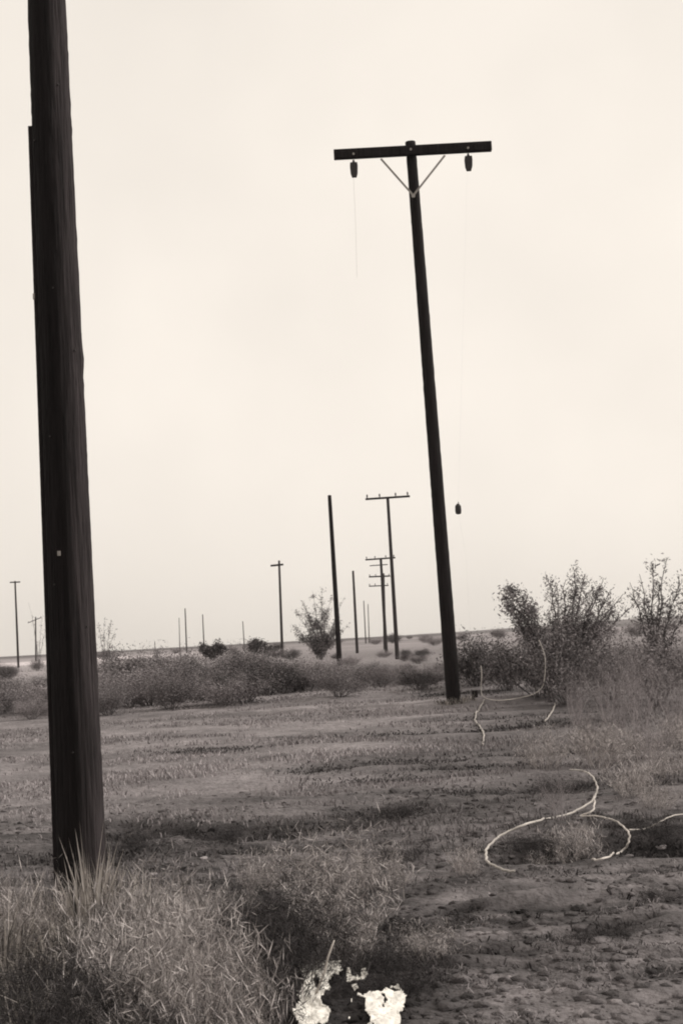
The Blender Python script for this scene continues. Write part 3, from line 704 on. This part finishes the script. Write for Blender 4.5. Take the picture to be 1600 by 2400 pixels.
# pulley blocks slung under the arm: each a thing
def block(px, py, label, hang=.30):
    c0 = at(px, py, D2-.2); r_ = empty('pulley_block', c0); tag(r_, label, 'pulley', 'pulley blocks slung under the crossarm')
    mb = MB(); mb.tube([(0, 0, .0), (0, 0, -.07)], .02, 8); mb.tube([(-.03, 0, -.05), (.03, 0, -.05)], .018, 6); mb.build('hook', m_iron, r_)
    mb = MB()
    for s in (-1, 1):
        V = []; out_ = [(-.07, -.06), (.07, -.06), (.078, -.13), (.07, -.27), (.045, -.35), (-.045, -.35), (-.07, -.27), (-.078, -.13)]
        y0 = s*.035
        V = [(x_, y0, z_) for x_, z_ in out_]+[(x_, y0+s*.012, z_) for x_, z_ in out_]; n = 8
        Fs = [tuple(range(n)), tuple(range(2*n-1, n-1, -1))]+[(k, (k+1) % n, (k+1) % n+n, k+n) for k in range(n)]
        mb.add(V, Fs)
    mb.box((0, 0, -.085), Vector((1, 0, 0)), Vector((0, 1, 0)), Vector((0, 0, 1)), .045, .034, .012)
    mb.build('cheek_plates', m_iron, r_)
    mb = MB()
    pts = [(0, -.03, -.20), (0, -.015, -.20), (0, 0, -.20), (0, .015, -.20), (0, .03, -.20)]
    mb.tube(pts, [.07, .058, .05, .058, .07], 18); mb.build('sheave', m_iron, r_, smooth=False)
    return r_
block(828, 375, 'dark pulley block hanging under the left end of the crossarm')
block(1096, 360, 'dark pulley block hanging under the right end of the crossarm')
# hair-thin hand line from the right block with a small dark weight on it
hl = []
a0 = at(1094, 398, D2-.25); a1 = at(1073, 1180, D2-.6)
mb = MB(); mb.tube([a0.lerp(a1, t)+Vector((0, 0, 0)) for t in (0, .25, .5, .75, 1)], .0005, 5); a2 = at(1090, 1300, D2-.6); a3 = gp(1112, 1655)
mb.tube([at(1074, 1203, D2-.6), a2, Vector((a3.x, a3.y, a3.z+.02))], .0005, 5)
o = mb.build('hand_line', m_steel); tag(o, 'hair-thin hand line dropping from the right pulley to the ground', 'line')
wt = empty('line_weight', at(1073, 1192, D2-.6)); tag(wt, 'small dark weight hanging in the sky right of the crossarm pole', 'weight')
mb = MB(); mb.tube([(0, 0, -.11), (0, 0, -.095), (0, 0, -.04), (0, 0, .05), (0, 0, .08), (0, 0, .10)], [.03, .055, .062, .058, .035, .015], 12); mb.build('weight_body', m_iron, wt)
mb = MB(); mb.tube([(0, 0, .09), (.02, 0, .11), (0, 0, .13)], .008, 6); mb.build('eye', m_iron, wt)
mb = MB(); b0 = at(828, 412, D2-.25); b1 = at(836, 650, D2-.25); mb.tube([b0, b0.lerp(b1, .5)+Vector((.01, 0, 0)), b1], .0018, 5); o = mb.build('hand_line', m_steel)
tag(o, 'short thread-thin line dangling from the left pulley block', 'line')
# stub block on the ground by the crossarm pole
st = gp(1112, 1634); mb = MB(); mb.tube([st+Vector((-.0, 0, -.02)), st+Vector((.01, 0, .13))], [.062, .058], 10); o = mb.build('wooden_stub', m_pole); tag(o, 'small dark stub in the ground right of the crossarm pole', 'stub')

for k, (px_, dd, lab) in enumerate([(1040, -.3, 'pale grass tuft at the left of the crossarm pole foot'), (1078, -.35, 'pale grass tuft at the right of the crossarm pole foot'), (1056, -.55, 'low grass tuft in front of the crossarm pole foot'), (1098, .1, 'grass tuft by the dark stub near the crossarm pole')]):
    V_, F_, T_ = tuft(60, .08, .24, .16, 1.2, .5, .016, 900+k); o = np_mesh('grass_tuft', V_, F_, m_fore, None, T_*.8); o.location = stand(px_, D2+dd); tag(o, lab, 'grass tuft', 'grass tufts round the crossarm pole foot')
# staples and nails of the near pole
for k in range(9):
    hh = .9+.62*k+.2*math.sin(k*2.3); an = -1.57+.9*math.sin(k*1.9); nrm = Vector((math.cos(an), math.sin(an), 0)); nrm = (nrm-dirv*nrm.dot(dirv)).normalized(); tg = dirv.cross(nrm).normalized()
    mb = MB(); q = dirv*hh+nrm*(lin(rb, rtop, hh/ln)+.004); mb.tube([q-nrm*.01, q+nrm*.006], .006, 7); mb.build('nail', m_iron, near)

# distant poles
def far_pole(pxt, pyt, pxb, D, label, r=.12, arms=(), m=m_pole2, group='distant utility poles', insul=True):
    b = stand(pxb, D); t = at(pxt, pyt, D); d = t-b; ln_ = d.length; d.normalize()
    r_ = empty('utility_pole', b); tag(r_, label, 'utility pole', group)
    pole_mesh(-d*.4, d*ln_, r*1.1, r*.75, int(pxt), nseg=14, n=10, knots=0, m=m, name='shaft', parent=r_)
    for (x0, y0, x1, y1, th_) in arms:
        p0 = at(x0, y0, D-.2)-b; p1 = at(x1, y1, D-.2)-b; a_ = (p1-p0); l_ = a_.length; a_.normalize(); s_ = Vector((0, 1, 0)); u_ = a_.cross(s_).normalized(); s_ = u_.cross(a_)
        mb = MB(); mb.box((p0+p1)/2, a_, s_, u_, l_/2, .06, th_); mb.build('crossarm', m, r_)
        if insul and l_ > 2:
            for f_ in (.04, .32, .68, .95):
                q = p0.lerp(p1, f_); mb = MB(); mb.tube([q+Vector((0, 0, th_*.8)), q+Vector((0, 0, .12)), q+Vector((0, 0, .2)), q+Vector((0, 0, .28))], [.015, .04, .05, .025], 8); mb.build('insulator', m, r_)
    return r_
far_pole(772, 1161, 796, 74, 'bare dark pole without a crossarm behind the scrub, left of the far T-shaped pole', r=.13, m=m_pole)
far_pole(908, 1166, 931, 86, 'thin pole with a single flat crossarm seen left of the leaning crossarm pole', r=.12, arms=[(856, 1170, 960, 1163, .06)])
far_pole(892, 1309, 905, 128, 'double-arm far pole just left of the flat-armed pole', r=.15, arms=[(856, 1312, 926, 1307, .07), (866, 1326, 908, 1323, .04)])
far_pole(898, 1344, 902, 160, 'far pole with low short arms, tucked behind the double-arm pole', r=.17, arms=[(864, 1352, 914, 1350, .08), (864, 1374, 910, 1372, .06)])
far_pole(827, 1338, 837, 140, 'bare grey pole between the bare dark pole and the double-arm pole', r=.14)
far_pole(852, 1408, 857, 300, 'faint pole, left one of a close pair behind the T-shaped poles', r=.12)
far_pole(862, 1416, 865, 320, 'faint pole, right one of a close pair behind the T-shaped poles', r=.11)
far_pole(654, 1314, 662, 135, 'grey pole with a stub arm to the left, beside the round bush', r=.13, arms=[(634, 1326, 664, 1323, .09)])
far_pole(434, 1426, 438, 280, 'tallest of the faint skyline poles left of the stub-arm pole', r=.14)
far_pole(420, 1448, 422, 340, 'very faint pole close to the tallest skyline pole', r=.10)
far_pole(475, 1440, 479, 300, 'faint skyline pole right of the tallest one', r=.13)
far_pole(569, 1456, 573, 330, 'faint skyline pole nearest to the squat dark bush', r=.12)
far_pole(363, 1503, 364, 500, 'tiny stub of a pole on the skyline, leftmost of the faint row', r=.14)
far_pole(36, 1362, 44, 165, 'far pole with a tiny cap arm at the left edge', r=.13, arms=[(24, 1365, 48, 1364, .07)])
far_pole(84, 1446, 85, 260, 'faint short-armed pole between the left edge and the near pole', r=.15, arms=[(66, 1460, 98, 1447, .06)])

# ------------------------------------------------------------------ cable loops on the ground
def smooth(pts, n=8):
    out_ = []
    P_ = [pts[0]]+pts+[pts[-1]]
    for i_ in range(1, len(P_)-2):
        for k in range(n):
            t = k/n; a, b, c_, d = P_[i_-1], P_[i_], P_[i_+1], P_[i_+2]
            out_.append(.5*((2*b)+(-a+c_)*t+(2*a-5*b+4*c_-d)*t*t+(-a+3*b-3*c_+d)*t**3))
    out_.append(pts[-1]); return out_
def cable(label, px, rad, lift=None, name='cable'):
    pts = []
    for k, q in enumerate(px):
        p = gp(q[0], q[1]); l_ = q[2] if len(q) > 2 else 0
        if l_:   # a springy bend held off the ground: nearer point on the same sight line, height l_
            d = ray(q[0], q[1]); d = d/d.y; t = (zf(p.x, p.y)+l_-EYE)/d.z if d.z < -.001 else p.y; t = min(t, p.y); p = Vector((0, 0, EYE))+d*t
        pts.append(p+Vector((0, 0, rad)))
    mb = MB(); sp = smooth(pts)
    for k_, p in enumerate(sp):
        p.x += .004*math.sin(k_*1.7+px[0][0])+.003*math.sin(k_*.63)
        p.z = max(p.z, zf(p.x, p.y)+rad*1.3+.006)
    mb.tube(sp, rad, 8); o = mb.build(name, m_rope, smooth=True); tag(o, label, 'cable')
    if pts[0].y > 15: o.data.materials[0] = m_dull
    return o
cable('pale stiff cable sweeping in a long loop over the dark hollow', [(1335, 1806, .03), (1370, 1810, .05), (1393, 1830, .06), (1398, 1856, .06), (1385, 1880, .05), (1340, 1907, .05), (1290, 1920, .06), (1240, 1932, .07), (1190, 1952, .07), (1155, 1975, .06), (1138, 2000, .05), (1144, 2024, .04), (1175, 2040, .02), (1205, 2048)], .0085)
cable('thinner pale cable bowed to the right of the crossing point', [(1390, 1868, .05), (1390, 1900, .05), (1360, 1914, .03), (1400, 1915, .04), (1440, 1926, .06), (1468, 1948, .06), (1473, 1975, .06), (1452, 2000, .04), (1418, 2013, .03), (1386, 2021)], .0068)
cable('thin cable trailing to the right edge from the bowed cable', [(1472, 1946, .05), (1510, 1944, .04), (1545, 1928, .04), (1580, 1912, .03), (1640, 1908, .02)], .0045)
# loops by the crossarm pole, held in air by the brush
def air_cable(label, px, D, rad):
    pts = [at(a, b, D+(c_[0] if c_ else 0)) for a, b, *c_ in px]
    for p in pts: p.z = max(p.z, zf(p.x, p.y)+rad)
    mb = MB(); mb.tube(smooth(pts), rad, 6); o = mb.build('cable', m_dull, smooth=True); tag(o, label, 'cable')
air_cable('pale cable bending down from the desert tree towards the crossarm pole foot', [(1262, 1500), (1276, 1540), (1275, 1590), (1266, 1615), (1240, 1630), (1190, 1640), (1150, 1640), (1128, 1626), (1128, 1580), (1126, 1560)], 25.5, .008)
cable('thin pale cable wriggling down the field from the pole foot', [(1134, 1642), (1122, 1668), (1112, 1690), (1128, 1712), (1133, 1728), (1131, 1750)], .011)
cable('short pale cable end below the desert tree', [(1300, 1652), (1290, 1676), (1276, 1694)], .012)
cable('stray pale twig-like wire piece left of the upper cable bend', [(1238, 1776, .02), (1258, 1800)], .007)

# ------------------------------------------------------------------ bleached scrap at the bottom edge
def scrap(px, py, outline, label, seed, lift=.1, zup=.0):
    """crumpled sheet: outline in photo px around, bulging up from the ground"""
    p0 = gp(px, py); rd = np.random.default_rng(seed); D = p0.y
    import bmesh
    n = 40; us = np.linspace(-1, 1, n)
    O = np.array(outline, float); xmin, xmax = O[:, 0].min(), O[:, 0].max(); ymin, ymax = O[:, 1].min(), O[:, 1].max()
    def inside(x, y):
        c_ = False; j = len(O)-1
        for i_ in range(len(O)):
            if (O[i_, 1] > y) != (O[j, 1] > y) and x < (O[j, 0]-O[i_, 0])*(y-O[i_, 1])/(O[j, 1]-O[i_, 1])+O[i_, 0]: c_ = not c_
            j = i_
        return c_
    nx, ny = 110, 90; V = []; ok = {}; Fs = []; stain = []
    for a in range(nx+1):
        for b in range(ny+1):
            X_ = xmin+(xmax-xmin)*a/nx; Y_ = ymin+(ymax-ymin)*b/ny
            g_p = ray(X_, Y_); t = (.0+zup-EYE)/g_p.z; bx, by = g_p.x*t, g_p.y*t
            cr = float(fbm(np.array([bx*14+seed]), np.array([by*9]), 3)[0])
            z_ = zf(bx, by)+.03+lift*(.3+.6*abs(cr))+.004*float(vnoise(np.array([bx*60.]), np.array([by*60.]))[0])
            stain.append(1.0-.35*max(0, cr)); V.append((bx+.02*cr, by+.02*float(fbm(np.array([bx*22]), np.array([by*16+4]), 2)[0]), z_)); 
            jx = 9*float(fbm(np.array([X_/9+5.]), np.array([Y_/9.]), 3)[0]); jy = 9*float(fbm(np.array([X_/9+55.]), np.array([Y_/9.]), 3)[0])
            hole = 1.15*math.exp(-((X_-812)/50)**4-((Y_-2425)/100)**4)+1.1*float(fbm(np.array([X_/22+9.]), np.array([Y_/22.+3]), 3)[0])
            ok[(a, b)] = inside(X_+jx, Y_+jy) and hole < .52
    for a in range(nx):
        for b in range(ny):
            if ok[(a, b)] and ok[(a+1, b)] and ok[(a, b+1)] and ok[(a+1, b+1)]:
                i0 = a*(ny+1)+b; Fs.append((i0, i0+ny+1, i0+ny+2, i0+1))
    used = sorted({i_ for f_ in Fs for i_ in f_}); mp = {u: k for k, u in enumerate(used)}
    o = np_mesh('paper_scrap', [V[u] for u in used], [tuple(mp[i_] for i_ in f_) for f_ in Fs], m_rag, None, [stain[u] for u in used], False)
    so_ = o.modifiers.new('thick', 'SOLIDIFY'); so_.thickness = .004
    tag(o, label, 'paper scrap'); return o
scrap(745, 2310, [(698, 2280), (710, 2266), (724, 2292), (734, 2292), (742, 2268), (756, 2262), (772, 2276), (796, 2288), (806, 2304), (800, 2318), (786, 2326), (774, 2334), (788, 2346), (800, 2352), (816, 2344), (806, 2332), (818, 2320), (812, 2308), (826, 2302), (834, 2314), (850, 2300), (864, 2312), (862, 2326), (846, 2340), (868, 2352), (890, 2362), (905, 2360), (914, 2340), (934, 2334), (946, 2360), (954, 2395), (942, 2425), (955, 2540), (690, 2540), (698, 2440), (690, 2400), (706, 2372), (698, 2344), (714, 2324), (696, 2300)],
      'large ragged cream paper scrap, full of holes, at the bottom edge under the pale stick', 31, .035)
mb = MB(); a = at(738, 2335, 6.12); b_ = at(783, 2204, 6.05); mb.tube([a, a.lerp(b_, .45)+Vector((.006, 0, 0)), a.lerp(b_, .7)+Vector((-.002, 0, 0)), b_], [.006, .0055, .0045, .003], 6)
o = mb.build('stick', m_rope, smooth=True); tag(o, 'thin pale stick pointing up from the large paper scrap', 'stick')

# ------------------------------------------------------------------ air
hz = MB(); hz.box((0, 0, 38), Vector((1, 0, 0)), Vector((0, 1, 0)), Vector((0, 0, 1)), 2400, 2400, 44)
hm = bpy.data.materials.new('haze'); hm.use_nodes = True; hm.node_tree.nodes.clear()
ho = hm.node_tree.nodes.new('ShaderNodeOutputMaterial'); hv = hm.node_tree.nodes.new('ShaderNodeVolumePrincipled')
hv.inputs['Color'].default_value = (.95, .93, .92, 1); hv.inputs['Density'].default_value = HAZE; hv.inputs['Anisotropy'].default_value = .2
hm.node_tree.links.new(hv.outputs[0], ho.inputs['Volume'])
tag(hz.build('haze', hm), kind='stuff')
